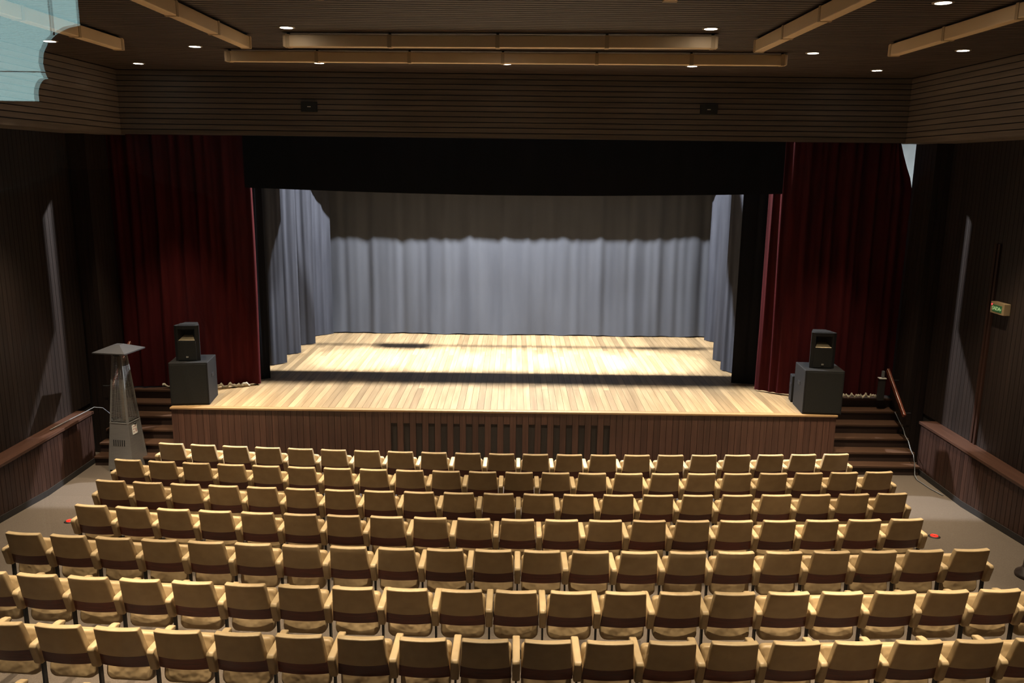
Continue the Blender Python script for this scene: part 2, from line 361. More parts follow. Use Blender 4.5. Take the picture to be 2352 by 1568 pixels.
# red house curtain, drawn open to both sides
rl = curtain('red_curtain', [(XL_A + 0.005, 15.37), (-5.70, 15.46), (-5.02, 15.66), (-4.96, 15.72), (-4.97, 15.80)], SZ + 0.03, ZT, 'red_velvet', 'dark red velvet house curtain drawn open behind the loudspeaker near the heater', 0.045, 4.2, 3)
def redge(s, v):
    if s < 0.86: return 0.0
    z = SZ + v * (ZT - SZ); t = max(0.0, (z - 5.08) / 0.75)
    return -0.30 * (s - 0.86) / 0.14 * min(1.0, t) ** 0.8
rr = curtain('red_curtain', [(4.81, 15.74), (4.80, 15.64), (4.85, 15.60), (5.30, 15.36), (7.235, 15.36)], SZ + 0.03, ZT, 'red_velvet', 'dark red velvet house curtain drawn open behind the loudspeaker near the handrail', 0.045, 4.2, 5, zedge=redge, nz=26)
def hem(name, par, pts, seed):
    rnd = random.Random(seed); bm = bmesh.new(); prev = None
    for i in range(60):
        t = i / 59 * (len(pts) - 1); k = min(int(t), len(pts) - 2); a = Vector(pts[k]); b = Vector(pts[k + 1]); p = a.lerp(b, t - k)
        zz = SZ + 0.035 + 0.018 * math.sin(i * 0.6 + seed) + 0.012 * math.sin(i * 1.7)
        hh = 0.040 + 0.016 * math.sin(i * 0.9 + 2)
        cur = [bm.verts.new((p.x, p.y + 0.012 * math.sin(i * 0.8), zz)), bm.verts.new((p.x, p.y - 0.03 + 0.012 * math.sin(i * 0.8), zz)), bm.verts.new((p.x, p.y - 0.02, zz + hh)), bm.verts.new((p.x, p.y + 0.01, zz + hh))]
        if prev:
            for q in range(4): bm.faces.new((prev[q], prev[(q + 1) % 4], cur[(q + 1) % 4], cur[q]))
        prev = cur
    o = link(name, mesh_from(bm, name, 'hem', True), par); o['label'] = 'crumpled cream lining showing under the curtain'
hem('lining', rl, [(-6.7, 15.33), (-5.70, 15.38), (-5.10, 15.57)], 1)
hem('lining', rr, [(6.2, 15.22), (6.95, 15.24)], 2)
# black borders over the stage
def sag(lo, d): return lambda s: lo - d * math.sin(PI * s) 
curtain('stage_border', [(-4.98, 15.50), (4.92, 15.46)], sag(4.86, 0.085), 6.5, 'black_cloth', 'black cloth border hanging under the wooden header', 0.006, 0.8, 11, nz=6)
curtain('stage_border', [(-5.6, 17.7), (5.6, 17.7)], sag(4.86, 0.02), 6.40, 'black_cloth', 'black cloth border strung across the middle of the stage above the boards', 0.006, 0.8, 12, nz=6)
curtain('stage_border', [(-5.3, 20.38), (4.93, 20.38)], lambda s: 4.93 + 0.012 * math.sin(s * 17) + 0.016 * math.sin(s * 31 + 1) - 0.04 * s, 8.6, 'black_cloth', 'black cloth border just before the grey backcloth', 0.008, 0.8, 13, nz=6)
# side legs: each hangs from above the opening
G = 'charcoal stage side curtains'
LEGS = [([(-6.6, 15.98), (-5.10, 16.05), (-4.88, 16.17)], 'black_cloth', 'black stage side curtain hanging just behind the red curtain on the heater side'),
        ([(-6.4, 17.0), (-5.20, 17.28), (-4.91, 17.54)], 'leg_cloth', 'charcoal stage side curtain, second behind the red curtain on the heater side'),
        ([(-6.4, 18.1), (-5.13, 18.34), (-4.86, 18.54)], 'leg_cloth', 'charcoal stage side curtain, third behind the red curtain on the heater side'),
        ([(-6.4, 19.2), (-5.08, 19.39), (-4.77, 19.56)], 'leg_cloth', 'charcoal stage side curtain, fourth behind the red curtain on the heater side'),
        ([(-6.3, 20.15), (-4.99, 20.50), (-4.61, 20.80)], 'leg_cloth', 'grey stage side curtain next to the backcloth on the heater side'),
        ([(6.6, 16.0), (4.97, 16.12), (4.43, 16.26)], 'black_cloth', 'black stage side curtain hanging just behind the red curtain on the handrail side'),
        ([(6.3, 16.9), (4.70, 17.05), (4.49, 17.38)], 'leg_cloth', 'charcoal stage side curtain, second behind the red curtain on the handrail side'),
        ([(6.3, 18.0), (4.75, 18.15), (4.54, 18.33)], 'leg_cloth', 'charcoal stage side curtain, third behind the red curtain on the handrail side'),
        ([(6.3, 20.1), (5.05, 20.34), (4.84, 20.54)], 'leg_cloth', 'grey stage side curtain next to the backcloth on the handrail side')]
for i, (pth, mt, lb) in enumerate(LEGS):
    o = curtain('side_curtain', pth, SZ + 0.015, 7.2, mt, lb, 0.016, 5.0, 20 + i, bot_amp=0.014)
# backcloth: shallow pleats, dragging hem that curls forward at the floor
def drag(s, v): return -0.22 * max(0.0, 0.16 - v) ** 1.5 * 8 * (0.6 + 0.4 * math.sin(s * 31) * math.sin(s * 13 + 1))
curtain('backcloth', [(-5.6, 21.03), (5.6, 20.97)], lambda s: SZ + 0.012 + 0.012 * (1 + math.sin(s * 70) * math.sin(s * 23)), 8.5, 'back_cloth', 'wide grey pleated backcloth closing the rear of the stage', 0.008, 2.1, 40, bot_amp=0.022, nz=40, zfun=drag, cat='backcloth')

# ---------------------------------------------------------------- stage lighting
def spot(name, loc, power, col, angle, blend, radius, parent=None, rot=(0, 0, 0)):
    l = bpy.data.lights.new(name, 'SPOT'); l.energy = power; l.color = col; l.spot_size = math.radians(angle); l.spot_blend = blend; l.shadow_soft_size = radius
    o = bpy.data.objects.new(name, l); COL.objects.link(o); o.location = loc; o.rotation_euler = rot
    if parent: o.parent = parent
    return o
fl = tag(empty('stage_floodlight', STAGE_LAMP), 'stage floodlight hung from the grid high above the boards', 'floodlight')
link('housing', prism_me('housing', [(-0.22, 0.30), (0.22, 0.30), (0.30, 0.12), (-0.30, 0.12)], -0.3, 0.3, 'black_metal'), fl)
link('lens', box_me((0.40, 0.40, 0.02), 'flood'), fl, (0, 0, 0.10))
tube('hanger', [(0, 0, 0.3), (0, 0, 0.6)], 0.02, 'black_metal', fl)
spot('flood_beam', (0, 0, 0.06), STAGE_POWER, STAGE_COL, 150, 0.25, 0.11, fl)
for i, x in enumerate((-3.3, -1.65, 0.0, 1.65, 3.3)):
    pc = tag(empty('stage_lantern', (x - 0.1, 18.08, 6.95)), 'black stage lantern number %s along the bar from the heater side' % ['one', 'two', 'three', 'four', 'five'][i], 'stage lantern', 'stage lanterns on the upper bar')
    link('barrel', lathe_me('barrel', [(0.11, 0.0), (0.12, 0.02), (0.12, 0.26), (0.08, 0.34), (0.02, 0.36)], 'black_metal', 16), pc, (0, 0, 0.02))
    link('lens', lathe_me('lens', [(0.001, 0), (0.10, 0), (0.10, 0.01), (0.001, 0.012)], 'flood', 16), pc)
    spot('lantern_beam', (0, 0, -0.02), BAND_POWER, STAGE_COL, 24.5, 0.55, 0.08, pc)
# a lighting bar with lanterns: its shadow crosses the boards upstage
lb = tag(empty('lighting_bar', (0, 18.97, 6.0)), 'steel lighting bar with hanging lanterns above the stage', 'lighting bar')
tube('bar', [(-4.4, 0, 0), (4.4, 0, 0)], 0.03, 'black_metal', lb)
for x, s in ((-1.11, 1.0), (1.22, 0.5), (1.58, 0.6), (1.98, 0.5)):
    link('lantern', prism_me('lantern', [(-0.12 * s, -0.30 * s), (0.12 * s, -0.30 * s), (0.09 * s, -0.03), (-0.09 * s, -0.03)], x - 0.22 * s, x + 0.22 * s, 'black_metal', 0.01), lb)

# ---------------------------------------------------------------- ceiling lamps and raceways
disc = lathe_me('downlight_lens', [(0.001, 0.0), (0.075, 0.0), (0.075, 0.012), (0.001, 0.012)], 'lamp', 24)
ringm = lathe_me('downlight_ring', [(0.078, -0.006), (0.100, -0.004), (0.102, 0.01), (0.078, 0.012)], 'ring', 24)
def downlight(x, y, label):
    ang, k = (50, 0.55) if y > 13 else ((66, 1.0) if y > 11 else (44, 1.2))
    r = tag(empty('ceiling_downlight', (x, y, Z_CEIL)), label, 'ceiling lamp', 'round ceiling downlights')
    link('trim_ring', ringm, r, (0, 0, -0.004)); link('lens', disc, r, (0, 0, -0.010))
    spot('downlight_beam', (0, 0, -0.03), HOUSE_POWER * k, HOUSE_COL, ang, 0.7, 0.06, r)
DL = [(-2.73, 10.35, 'round ceiling downlight hall-side of the raceways on the heater side'), (2.24, 10.09, 'round ceiling downlight hall-side of the raceways on the handrail side'),
      (-0.21, 11.35, 'round ceiling downlight between the two cross raceways'), (-3.13, 13.75, 'round ceiling downlight near the header, heater side of the middle one'),
      (-0.16, 13.6, 'round ceiling downlight near the middle of the header'), (2.76, 13.6, 'round ceiling downlight near the header, handrail side of the middle one'),
      (-4.46, 12.05, 'round ceiling downlight between the ends of the heater-side raceways'), (-6.28, 11.70, 'round ceiling downlight by the side wall above the heater aisle'),
      (-6.16, 14.1, 'round ceiling downlight in the header corner above the heater'), (4.09, 11.99, 'round ceiling downlight between the ends of the handrail-side raceways'),
      (5.94, 11.58, 'round ceiling downlight by the side wall above the exit sign'), (5.78, 13.88, 'round ceiling downlight in the header corner above the handrail'),
      (4.09, 8.45, 'round ceiling downlight between the long raceways over the rear rows, exit-sign side'), (-4.35, 8.45, 'round ceiling downlight between the long raceways over the rear rows, heater side'),
      (-4.4, 6.5, 'round ceiling downlight over the rear rows, heater side'), (4.15, 6.5, 'round ceiling downlight over the rear rows, exit-sign side')]
DL += [(-0.2, 8.1, 'round ceiling downlight over the middle of the sixth row'), (-2.2, 6.9, 'round ceiling downlight over the seventh row, heater side of the middle'), (1.9, 6.9, 'round ceiling downlight over the seventh row, exit-sign side of the middle')]
for x, y, lbl in DL: downlight(x, y, lbl)

def raceway(p0, p1, label, joints=()):
    a = Vector((p0[0], p0[1], 0)); b = Vector((p1[0], p1[1], 0)); d = b - a; Ln = d.length
    r = tag(empty('cable_raceway', (a.x, a.y, Z_CEIL), math.atan2(d.y, d.x)), label, 'raceway', 'cream ceiling raceways')
    W2, zt, zb = 0.058, -0.03, -0.17
    bm = bmesh.new(); add_box(bm, (Ln / 2, 0, (zt + zb) / 2), (Ln, 2 * W2, zt - zb)); bmesh.ops.bevel(bm, geom=bm.edges[:], offset=0.008, segments=2, affect='EDGES', profile=0.5)
    link('trough', mesh_from(bm, 'trough', 'beam'), r)
    n = max(1, int(round(Ln / 1.23)))
    for j in range(n + 1):
        x = min(max(0.06, Ln * j / n), Ln - 0.06)
        link('clamp', box_me((0.05, 2 * W2 + 0.010, zt - zb + 0.010), 'clamp'), r, (x, 0, (zt + zb) / 2))
        link('hanger', box_me((0.03, 0.03, 0.034), 'black_metal'), r, (x, 0, -0.015))
raceway((-2.88, 10.78), (2.42, 10.50), 'cream raceway box running across the ceiling, shorter and farther from the header')
raceway((-4.13, 12.32), (3.75, 12.06), 'cream raceway box running across the ceiling, longer and closer to the header')
raceway((-3.40, 10.98), (-3.45, 5.2), 'cream raceway box running front to back, inner one above the heater side')
raceway((-5.14, 11.27), (-5.14, 5.6), 'cream raceway box running front to back, outer one above the heater side')
raceway((2.99, 10.79), (3.03, 5.2), 'cream raceway box running front to back, inner one above the exit-sign side')
raceway((4.75, 11.00), (4.81, 5.6), 'cream raceway box running front to back, outer one above the exit-sign side')
raceway((-1.77, 7.80), (-1.72, 5.0), 'cream raceway box with its end showing over the middle rows, heater side')
raceway((1.33, 7.72), (1.38, 5.0), 'cream raceway box with its end showing over the middle rows, exit-sign side')

# small black plates on the header
for x0, x1, z0, z1, lbl in ((-3.75, -3.47, 6.19, 6.36, 'small black plate with pale mark on the header, heater side'), (3.22, 3.52, 6.22, 6.39, 'small black plate with pale mark on the header, exit-sign side')):
    r = tag(empty('header_plate', ((x0 + x1) / 2, Y_HEAD, (z0 + z1) / 2)), lbl, 'wall plate', 'black plates on the header')
    link('plate', box_me((x1 - x0, 0.04, z1 - z0), 'plate', 0.004), r, (0, -0.02, 0)); link('mark', box_me((0.06, 0.006, 0.014), 'plate_mark'), r, (0, -0.042, 0))

# ---------------------------------------------------------------- chairs
REC = math.radians(15); BL = 0.45; BT = 0.82
def back_pt(u, v, thick, hw_top=0.200, hw_bot=0.230):
    """u along the back from the top, v across -1..1, thick towards the stage"""
    hw = hw_top + (hw_bot - hw_top) * u / BL
    y = u * math.sin(REC) - 0.024 * (1 - v * v) + 0.024 - 0.068; z = BT - u * math.cos(REC)
    return Vector((v * hw, y + thick * math.cos(REC), z + thick * math.sin(REC) * min(1.0, u / 0.12)))
def slab_me(name, u0, u1, t0, t1, mat, bev, curve=0.0, nv=8, nu=4, insx=0.0):
    bm = bmesh.new(); A = []; B = []
    for i in range(nu + 1):
        ra = []; rb = []
        for j in range(nv + 1):
            v = (-1 + 2 * j / nv) * (1 - insx); u = u0 + (u1 - u0) * i / nu
            if i == nu: u += curve * (1 - v * v)
            ra.append(bm.verts.new(back_pt(u, v, t0))); rb.append(bm.verts.new(back_pt(u, v, t1)))
        A.append(ra); B.append(rb)
    for i in range(nu):
        for j in range(nv):
            bm.faces.new((A[i][j], A[i + 1][j], A[i + 1][j + 1], A[i][j + 1])); bm.faces.new((B[i][j], B[i][j + 1], B[i + 1][j + 1], B[i + 1][j]))
    for j in range(nv):
        bm.faces.new((A[0][j], A[0][j + 1], B[0][j + 1], B[0][j])); bm.faces.new((A[nu][j + 1], A[nu][j], B[nu][j], B[nu][j + 1]))
    for i in range(nu):
        bm.faces.new((A[i + 1][0], A[i][0], B[i][0], B[i + 1][0])); bm.faces.new((A[i][nv], A[i + 1][nv], B[i + 1][nv], B[i][nv]))
    bmesh.ops.recalc_face_normals(bm, faces=bm.faces)
    if bev:
        ed = [e for e in bm.edges if len(e.link_faces) == 2 and e.calc_face_angle(0) > 0.9]
        bmesh.ops.bevel(bm, geom=ed, offset=bev, segments=3, affect='EDGES', profile=0.5)
    return mesh_from(bm, name, mat, True)
me_back = slab_me('chair_back', 0.0, 0.308, 0.0, 0.070, 'vinyl', 0.014, 0.012)
me_band = slab_me('chair_band', 0.275, BL, 0.014, 0.032, 'band', 0.004, 0.006)
me_pad = slab_me('chair_front_pad', 0.30, BL - 0.02, 0.034, 0.062, 'vinyl', 0.008, 0.0, insx=0.03)
def seat_me():
    # tipped-up seat: rounded slab, lower corners generously rounded
    Wd, Ln, T = 0.225, 0.44, 0.10; pts = []
    r = 0.075
    for cx, cy, a0 in ((Wd - r, r, -90), (Wd - 0.04, Ln - 0.04, 0), (-Wd + 0.04, Ln - 0.04, 90), (-Wd + r, r, 180)):
        rr_ = r if cy == r else 0.04
        for k in range(5):
            a = math.radians(a0 + 90 * k / 4); pts.append((cx + rr_ * math.cos(a), cy + rr_ * math.sin(a)))
    bm = bmesh.new(); f = [bm.verts.new((x, 0, y)) for x, y in pts]; g = [bm.verts.new((x, T, y)) for x, y in pts]
    bm.faces.new(f); bm.faces.new(g[::-1]); n = len(pts)
    for k in range(n): bm.faces.new((f[k], g[k], g[(k + 1) % n], f[(k + 1) % n]))
    bmesh.ops.recalc_face_normals(bm, faces=bm.faces)
    ed = [e for e in bm.edges if e.calc_face_angle(0) > 1.2]
    bmesh.ops.bevel(bm, geom=ed, offset=0.025, segments=3, affect='EDGES', profile=0.5)
    bmesh.ops.rotate(bm, cent=(0, 0, 0), matrix=Matrix.Rotation(math.radians(-14), 3, 'X'), verts=bm.verts)
    bmesh.ops.translate(bm, vec=(0, 0.110, 0.215), verts=bm.verts)
    return mesh_from(bm, 'chair_seat', 'vinyl_seat', True)
me_seat = seat_me()
AP = [(-0.004, 0.572), (0.016, 0.600), (0.40, 0.600), (0.452, 0.586), (0.456, 0.550), (0.36, 0.520), (0.22, 0.41), (0.185, 0.366), (0.075, 0.366), (0.050, 0.385)]
me_arm = prism_me('chair_arm', AP, -0.034, 0.034, 'vinyl', 0.012)
def post_me():
    bm = bmesh.new(); add_box(bm, (0, 0.13, 0.19), (0.018, 0.05, 0.38)); add_box(bm, (0, 0.14, 0.012), (0.03, 0.20, 0.02)); return mesh_from(bm, 'chair_post', 'black_metal')
me_post = post_me()
def chair(loc, rz, label, group, last=False, PITCH=0.54):
    r = tag(link('theatre_chair', None, None, loc, (0, 0, rz)), label, 'chair', group); r.empty_display_size = 0.1
    link('backrest', me_back, r); link('wooden_band', me_band, r); link('front_pad', me_pad, r); link('seat', me_seat, r)
    for sx in ((-1, 1) if last else (-1,)):
        link('armrest', me_arm, r, (sx * PITCH / 2, 0, 0)); link('leg', me_post, r, (sx * PITCH / 2, 0, 0))
    return r
def worn_patch(par):
    bm = bmesh.new(); pv = [bm.verts.new(back_pt(u, v, 0.0125)) for u, v in ((0.335, -0.88), (0.33, -0.74), (0.37, -0.70), (0.385, -0.58), (0.44, -0.55), (0.445, -0.93), (0.39, -0.95))]
    bm.faces.new(pv); o = link('worn_patch', mesh_from(bm, 'worn_patch', 'stair'), par); o['label'] = 'pale patch where the varnish has peeled'
ARC_Y, ARC_X, PITCH = 72.284, 0.5335, 0.54
ROWS = [(12.523, 11.283, 0, 20), (11.546, 11.775, 0, 21), (10.515, 11.302, 0, 20), (9.515, 10.829, 0, 19), (8.513, 11.338, 0, 20), (7.484, 9.872, -1, 20), (6.468, 8.373, -1, 18), (5.455, 7.90, -2, 18)]
RTOP = [0.822, 0.885, 0.970, 1.046, 1.121, 1.192, 1.281, 1.357]
ORD = ['first', 'second', 'third', 'fourth', 'fifth', 'sixth', 'seventh', 'eighth', 'ninth', 'tenth', 'eleventh', 'twelfth', 'thirteenth', 'fourteenth', 'fifteenth', 'sixteenth', 'seventeenth', 'eighteenth', 'nineteenth', 'twentieth', 'twenty-first', 'twenty-second']
NUM = ['front row', 'second row', 'third row', 'fourth row', 'fifth row', 'sixth row', 'seventh row', 'eighth row']
for i, (Y, k0, ka, kb) in enumerate(ROWS):
    Rad = ARC_Y - Y
    for k in range(ka, kb + 1):
        th = (k - k0) * PITCH / Rad
        x = ARC_X + Rad * math.sin(th); y = ARC_Y - Rad * math.cos(th)
        if i < 5: lbl = 'tan theatre chair in the %s from the stage, %s from the heater-side aisle' % (NUM[i], ORD[k - ka])
        else:
            kr = int(round(k - k0 + 11.338 - 0.03)); kk = min(max(kr, 0), 20)
            lbl = 'tan theatre chair in the %s, behind fifth-row chair %s from heater aisle' % (NUM[i], ORD[kk])
            if kr > 20: lbl = 'tan theatre chair in the %s, reaching past the fifth-row end on exit-sign side' % NUM[i]
        if i == 0: lbl = lbl.replace('front row from the stage', 'front row by the stage')
        c_ = chair((x, y, RTOP[i] - BT), th, lbl, 'tan theatre chairs, %s' % NUM[i], last=(k == kb))
        if i == 4 and k == 18: worn_patch(c_)

# ---------------------------------------------------------------- loudspeakers
def rot_box(name, w_, d_, h_, loc, rz, mat, label, cat):
    r = tag(empty(name, loc, rz), label, cat); return r
def subwoofer(loc, rz, w_, d_, h_, label, grp=None):
    r = tag(empty('subwoofer', loc, rz), label, 'subwoofer', grp)
    link('cabinet', box_me((w_, d_, h_), 'speaker', 0.012), r, (0, d_ / 2, h_ / 2))
    link('grille', box_me((w_ - 0.05, 0.012, h_ - 0.06), 'grille', 0.004), r, (0, -0.004, h_ / 2))
    for sx in (-1, 1): link('side_handle', box_me((0.012, 0.14, 0.07), 'black_metal', 0.004), r, (sx * (w_ / 2 + 0.002), d_ * 0.5, h_ * 0.62))
    for sx in (-1, 1):
        for sy in (0.06, d_ - 0.06): link('foot', box_me((0.05, 0.05, 0.02), 'black_metal'), r, (sx * (w_ / 2 - 0.06), sy, 0.0))
    return r
def top_speaker(loc, rz, label):
    r = tag(empty('loudspeaker', loc, rz), label, 'loudspeaker')
    w_, d_, h_ = 0.43, 0.36, 0.64
    # plan: wide front, tapered back
    bm = bmesh.new(); pl = [(-w_ / 2, 0.03), (-w_ / 2 + 0.05, 0.0), (w_ / 2 - 0.05, 0.0), (w_ / 2, 0.03), (w_ / 2 - 0.02, 0.12), (0.11, d_), (-0.11, d_), (-w_ / 2 + 0.02, 0.12)]
    zs = [0, 0.40, 0.40, h_ - 0.05, h_ - 0.05, h_]
    # cabinet body with the horn mouth cut back at the top front
    def ring(z, cut): return [bm.verts.new((x, max(y, cut), z)) for x, y in pl]
    rings = [ring(0.0, 0.0), ring(h_, 0.0)]
    for a, b in zip(rings, rings[1:]):
        n = len(pl)
        for k in range(n):
            if k == 1: continue
            bm.faces.new((a[k], a[(k + 1) % n], b[(k + 1) % n], b[k]))
    bm.faces.new(rings[0][::-1]); bm.faces.new(rings[1])
    # front face as frame with a recessed mouth
    x0, x1 = pl[1][0], pl[2][0]; A, B = rings[0], rings[1]
    zc, zt = 0.37, h_ - 0.06
    c = [bm.verts.new((x0 + 0.02, 0, zc)), bm.verts.new((x1 - 0.02, 0, zc)), bm.verts.new((x1 - 0.02, 0, zt)), bm.verts.new((x0 + 0.02, 0, zt))]
    bm.faces.new((A[1], A[2], c[1], c[0])); bm.faces.new((A[2], B[2], c[2], c[1])); bm.faces.new((B[2], B[1], c[3], c[2])); bm.faces.new((B[1], A[1], c[0], c[3]))
    d = [bm.verts.new((x * 0.42, 0.15, z)) for x, z in ((x0, 0.44), (x1, 0.44), (x1, 0.53), (x0, 0.53))]
    for k in range(4): bm.faces.new((c[k], c[(k + 1) % 4], d[(k + 1) % 4], d[k]))
    bm.faces.new(d)
    link('cabinet', mesh_from(bm, 'cabinet', 'speaker'), r)
    bm = bmesh.new(); q = [bm.verts.new(p) for p in ((x0 + 0.025, 0.004, zc + 0.004), (x1 - 0.025, 0.004, zc + 0.004), (x1 * 0.45, 0.145, 0.446), (x0 * 0.45, 0.145, 0.446))]
    bm.faces.new(q); o = link('horn_lip', mesh_from(bm, 'horn_lip', 'horn'), r); md = o.modifiers.new('t', 'SOLIDIFY'); md.thickness = 0.003
    link('grille', box_me((x1 - x0 - 0.01, 0.012, 0.34), 'grille', 0.004), r, (0, -0.004, 0.185))
    b_ = link('badge', box_me((0.046, 0.006, 0.040), 'black_metal'), r, (0, -0.013, 0.075))
    link('badge_mark', boxes_me([((-0.018, -0.004, -0.012), (-0.012, 0.0, 0.012)), ((-0.012, -0.004, 0.007), (0.0, 0.0, 0.012)), ((-0.012, -0.004, -0.003), (-0.002, 0, 0.002)), ((-0.012, -0.004, -0.012), (0.0, 0.0, -0.007)), ((0.004, -0.004, -0.006), (0.009, 0, 0.012)), ((0.008, -0.004, -0.012), (0.014, 0, -0.004)), ((0.013, -0.004, -0.006), (0.018, 0, 0.012))], 'silver_logo', 'badge_mark'), b_, (0, -0.002, 0))
    for zz in (h_ + 0.004,): link('top_rim', box_me((w_ - 0.12, 0.16, 0.008), 'speaker', 0.003), r, (0, 0.14, zz))
    return r
subwoofer((-5.755, 14.235, SZ), math.radians(7), 0.67, 0.66, 0.78, 'large black subwoofer box on the stage edge near the heater')
top_speaker((-5.80, 14.37, SZ + 0.78), math.radians(5), 'black loudspeaker standing on the subwoofer near the heater')
subwoofer((5.49, 14.125, SZ), math.radians(-4), 0.68, 0.66, 0.80, 'large black subwoofer box on the stage edge near the handrail stairs')
subwoofer((5.50, 14.86, SZ), math.radians(-9), 0.62, 0.24, 0.50, 'lower black box standing behind the subwoofer near the handrail stairs')
top_speaker((5.49, 14.30, SZ + 0.80), math.radians(-4), 'black loudspeaker standing on the subwoofer near the handrail stairs')

# ---------------------------------------------------------------- patio heater
def heater():
    rz = math.radians(-9)
    r = tag(empty('patio_heater', (-6.77, 13.86, 0), rz), 'silver pyramid patio heater with glass tube and square cap by the steps', 'heater')
    HB, HT, ZC, ZTOP = 0.235, 0.085, 0.86, 2.10
    def hwz(z): return HB + (HT - HB) * z / ZTOP
    # cabinet: four panels
    bm = bmesh.new(); a = [bm.verts.new((sx * hwz(0.03), sy * hwz(0.03), 0.03)) for sx, sy in ((-1, -1), (1, -1), (1, 1), (-1, 1))]; b = [bm.verts.new((sx * hwz(ZC), sy * hwz(ZC), ZC)) for sx, sy in ((-1, -1), (1, -1), (1, 1), (-1, 1))]
    for k in range(4): bm.faces.new((a[k], a[(k + 1) % 4], b[(k + 1) % 4], b[k]))
    bm.faces.new(a[::-1]); bm.faces.new(b)
    cab = link('cabinet', mesh_from(bm, 'cabinet', 'steel'), r)
    for k in range(6):
        z = 0.52
        link('vent_slot', box_me((0.016, 0.006, 0.11), 'black_metal'), cab, (-0.11 + k * 0.04, -hwz(z) - 0.001, z), (-math.atan((HB - HT) / ZTOP), 0, 0))
    z = 0.73; lbl = link('sticker', box_me((0.004, 0.13, 0.16), 'paper'), cab, (hwz(z) + 0.003, -0.02, z), (0, -math.atan((HB - HT) / ZTOP), 0))
    link('sticker_print', boxes_me([((-0.001, -0.05, 0.045), (0.003, 0.05, 0.06)), ((-0.001, -0.05, 0.0), (0.003, 0.0, 0.02)), ((-0.001, 0.015, -0.05), (0.003, 0.05, 0.015)), ((-0.001, -0.05, -0.05), (0.003, -0.01, -0.03))], 'print', 'sticker_print'), lbl)
    link('knob', lathe_me('knob', [(0.001, 0), (0.022, 0.0), (0.018, 0.025), (0.001, 0.025)], 'black_metal', 12), cab, (hwz(0.83) + 0.0, 0.0, 0.83), (0, PI / 2, 0))
    link('tray', box_me((2 * hwz(ZC) + 0.01, 2 * hwz(ZC) + 0.01, 0.02), 'steel', 0.003), r, (0, 0, ZC + 0.01))
    link('plinth', box_me((2 * HB - 0.04, 2 * HB - 0.04, 0.05), 'black_metal'), r, (0, 0, 0.025))
    for sx in (-1, 1):
        for sy in (-1, 1):
            bm = bmesh.new()
            p0 = Vector((sx * HB, sy * HB, 0.0)); p1 = Vector((sx * HT, sy * HT, ZTOP)); t = 0.028
            for (dx, dy, lx, ly) in ((-sx * t / 2, 0, t, 0.006), (0, -sy * t / 2, 0.006, t)):
                vs0 = []; vs1 = []
                for qx, qy in ((-1, -1), (1, -1), (1, 1), (-1, 1)):
                    vs0.append(bm.verts.new((p0.x + dx + qx * lx / 2, p0.y + dy + qy * ly / 2, p0.z))); vs1.append(bm.verts.new((p1.x + dx + qx * lx / 2, p1.y + dy + qy * ly / 2, p1.z)))
                for k in range(4): bm.faces.new((vs0[k], vs0[(k + 1) % 4], vs1[(k + 1) % 4], vs1[k]))
                bm.faces.new(vs0[::-1]); bm.faces.new(vs1)
            link('corner_post', mesh_from(bm, 'corner_post', 'steel'), r)
    # wire guards on the four sides
    for side in range(4):
        bm = bmesh.new(); n = 50
        for k in range(n):
            z = ZC + 0.05 + (ZTOP - ZC - 0.12) * k / (n - 1); hh = hwz(z)
            add_box(bm, (0, -hh + 0.006, z), (2 * hh - 0.03, 0.005, 0.008))
        for sx in (-0.35, 0.0, 0.35):
            za, zb = ZC + 0.04, ZC + 0.62; add_tube(bm, [(sx * hwz(za), -hwz(za) + 0.01, za), (sx * hwz(zb), -hwz(zb) + 0.01, zb)], 0.003, 5)
        o = link('wire_guard', mesh_from(bm, 'wire_guard', 'steel'), r, (0, 0, 0), (0, 0, side * PI / 2))
    tube('glass_tube', [(0, 0, ZC + 0.02), (0, 0, ZTOP - 0.06)], 0.045, 'tube_glass', r, 16)
    link('burner_cap', lathe_me('burner_cap', [(0.001, 0), (0.07, 0), (0.075, 0.05), (0.05, 0.07), (0.001, 0.07)], 'steel_dark', 16), r, (0, 0, ZTOP - 0.06))
    # square cap: low pyramid with a turned-down lip
    bm = bmesh.new(); C = 0.30
    for z, s in ((2.13, C), (2.145, C)): pass
    o4 = [bm.verts.new((sx * C, sy * C, 2.115)) for sx, sy in ((-1, -1), (1, -1), (1, 1), (-1, 1))]; o5 = [bm.verts.new((sx * C, sy * C, 2.135)) for sx, sy in ((-1, -1), (1, -1), (1, 1), (-1, 1))]; o6 = [bm.verts.new((sx * 0.06, sy * 0.06, 2.235)) for sx, sy in ((-1, -1), (1, -1), (1, 1), (-1, 1))]
    for A_, B_ in ((o4, o5), (o5, o6)):
        for k in range(4): bm.faces.new((A_[k], A_[(k + 1) % 4], B_[(k + 1) % 4], B_[k]))
    bm.faces.new(o4[::-1]); bm.faces.new(o6)
    link('cap', mesh_from(bm, 'cap', 'steel_dark'), r)
heater()
tag(tube('heater_cable', [(-7.60, 13.0, 0.965), (-7.56, 13.5, 0.975), (-7.50, 13.95, 0.99), (-7.42, 14.10, 1.03), (-7.30, 14.17, 1.00), (-7.16, 14.14, 0.90), (-7.10, 14.12, 0.6), (-7.10, 14.12, 0.012)], 0.008, 'cable'), 'grey power cable running off the ledge behind the heater', 'cable')

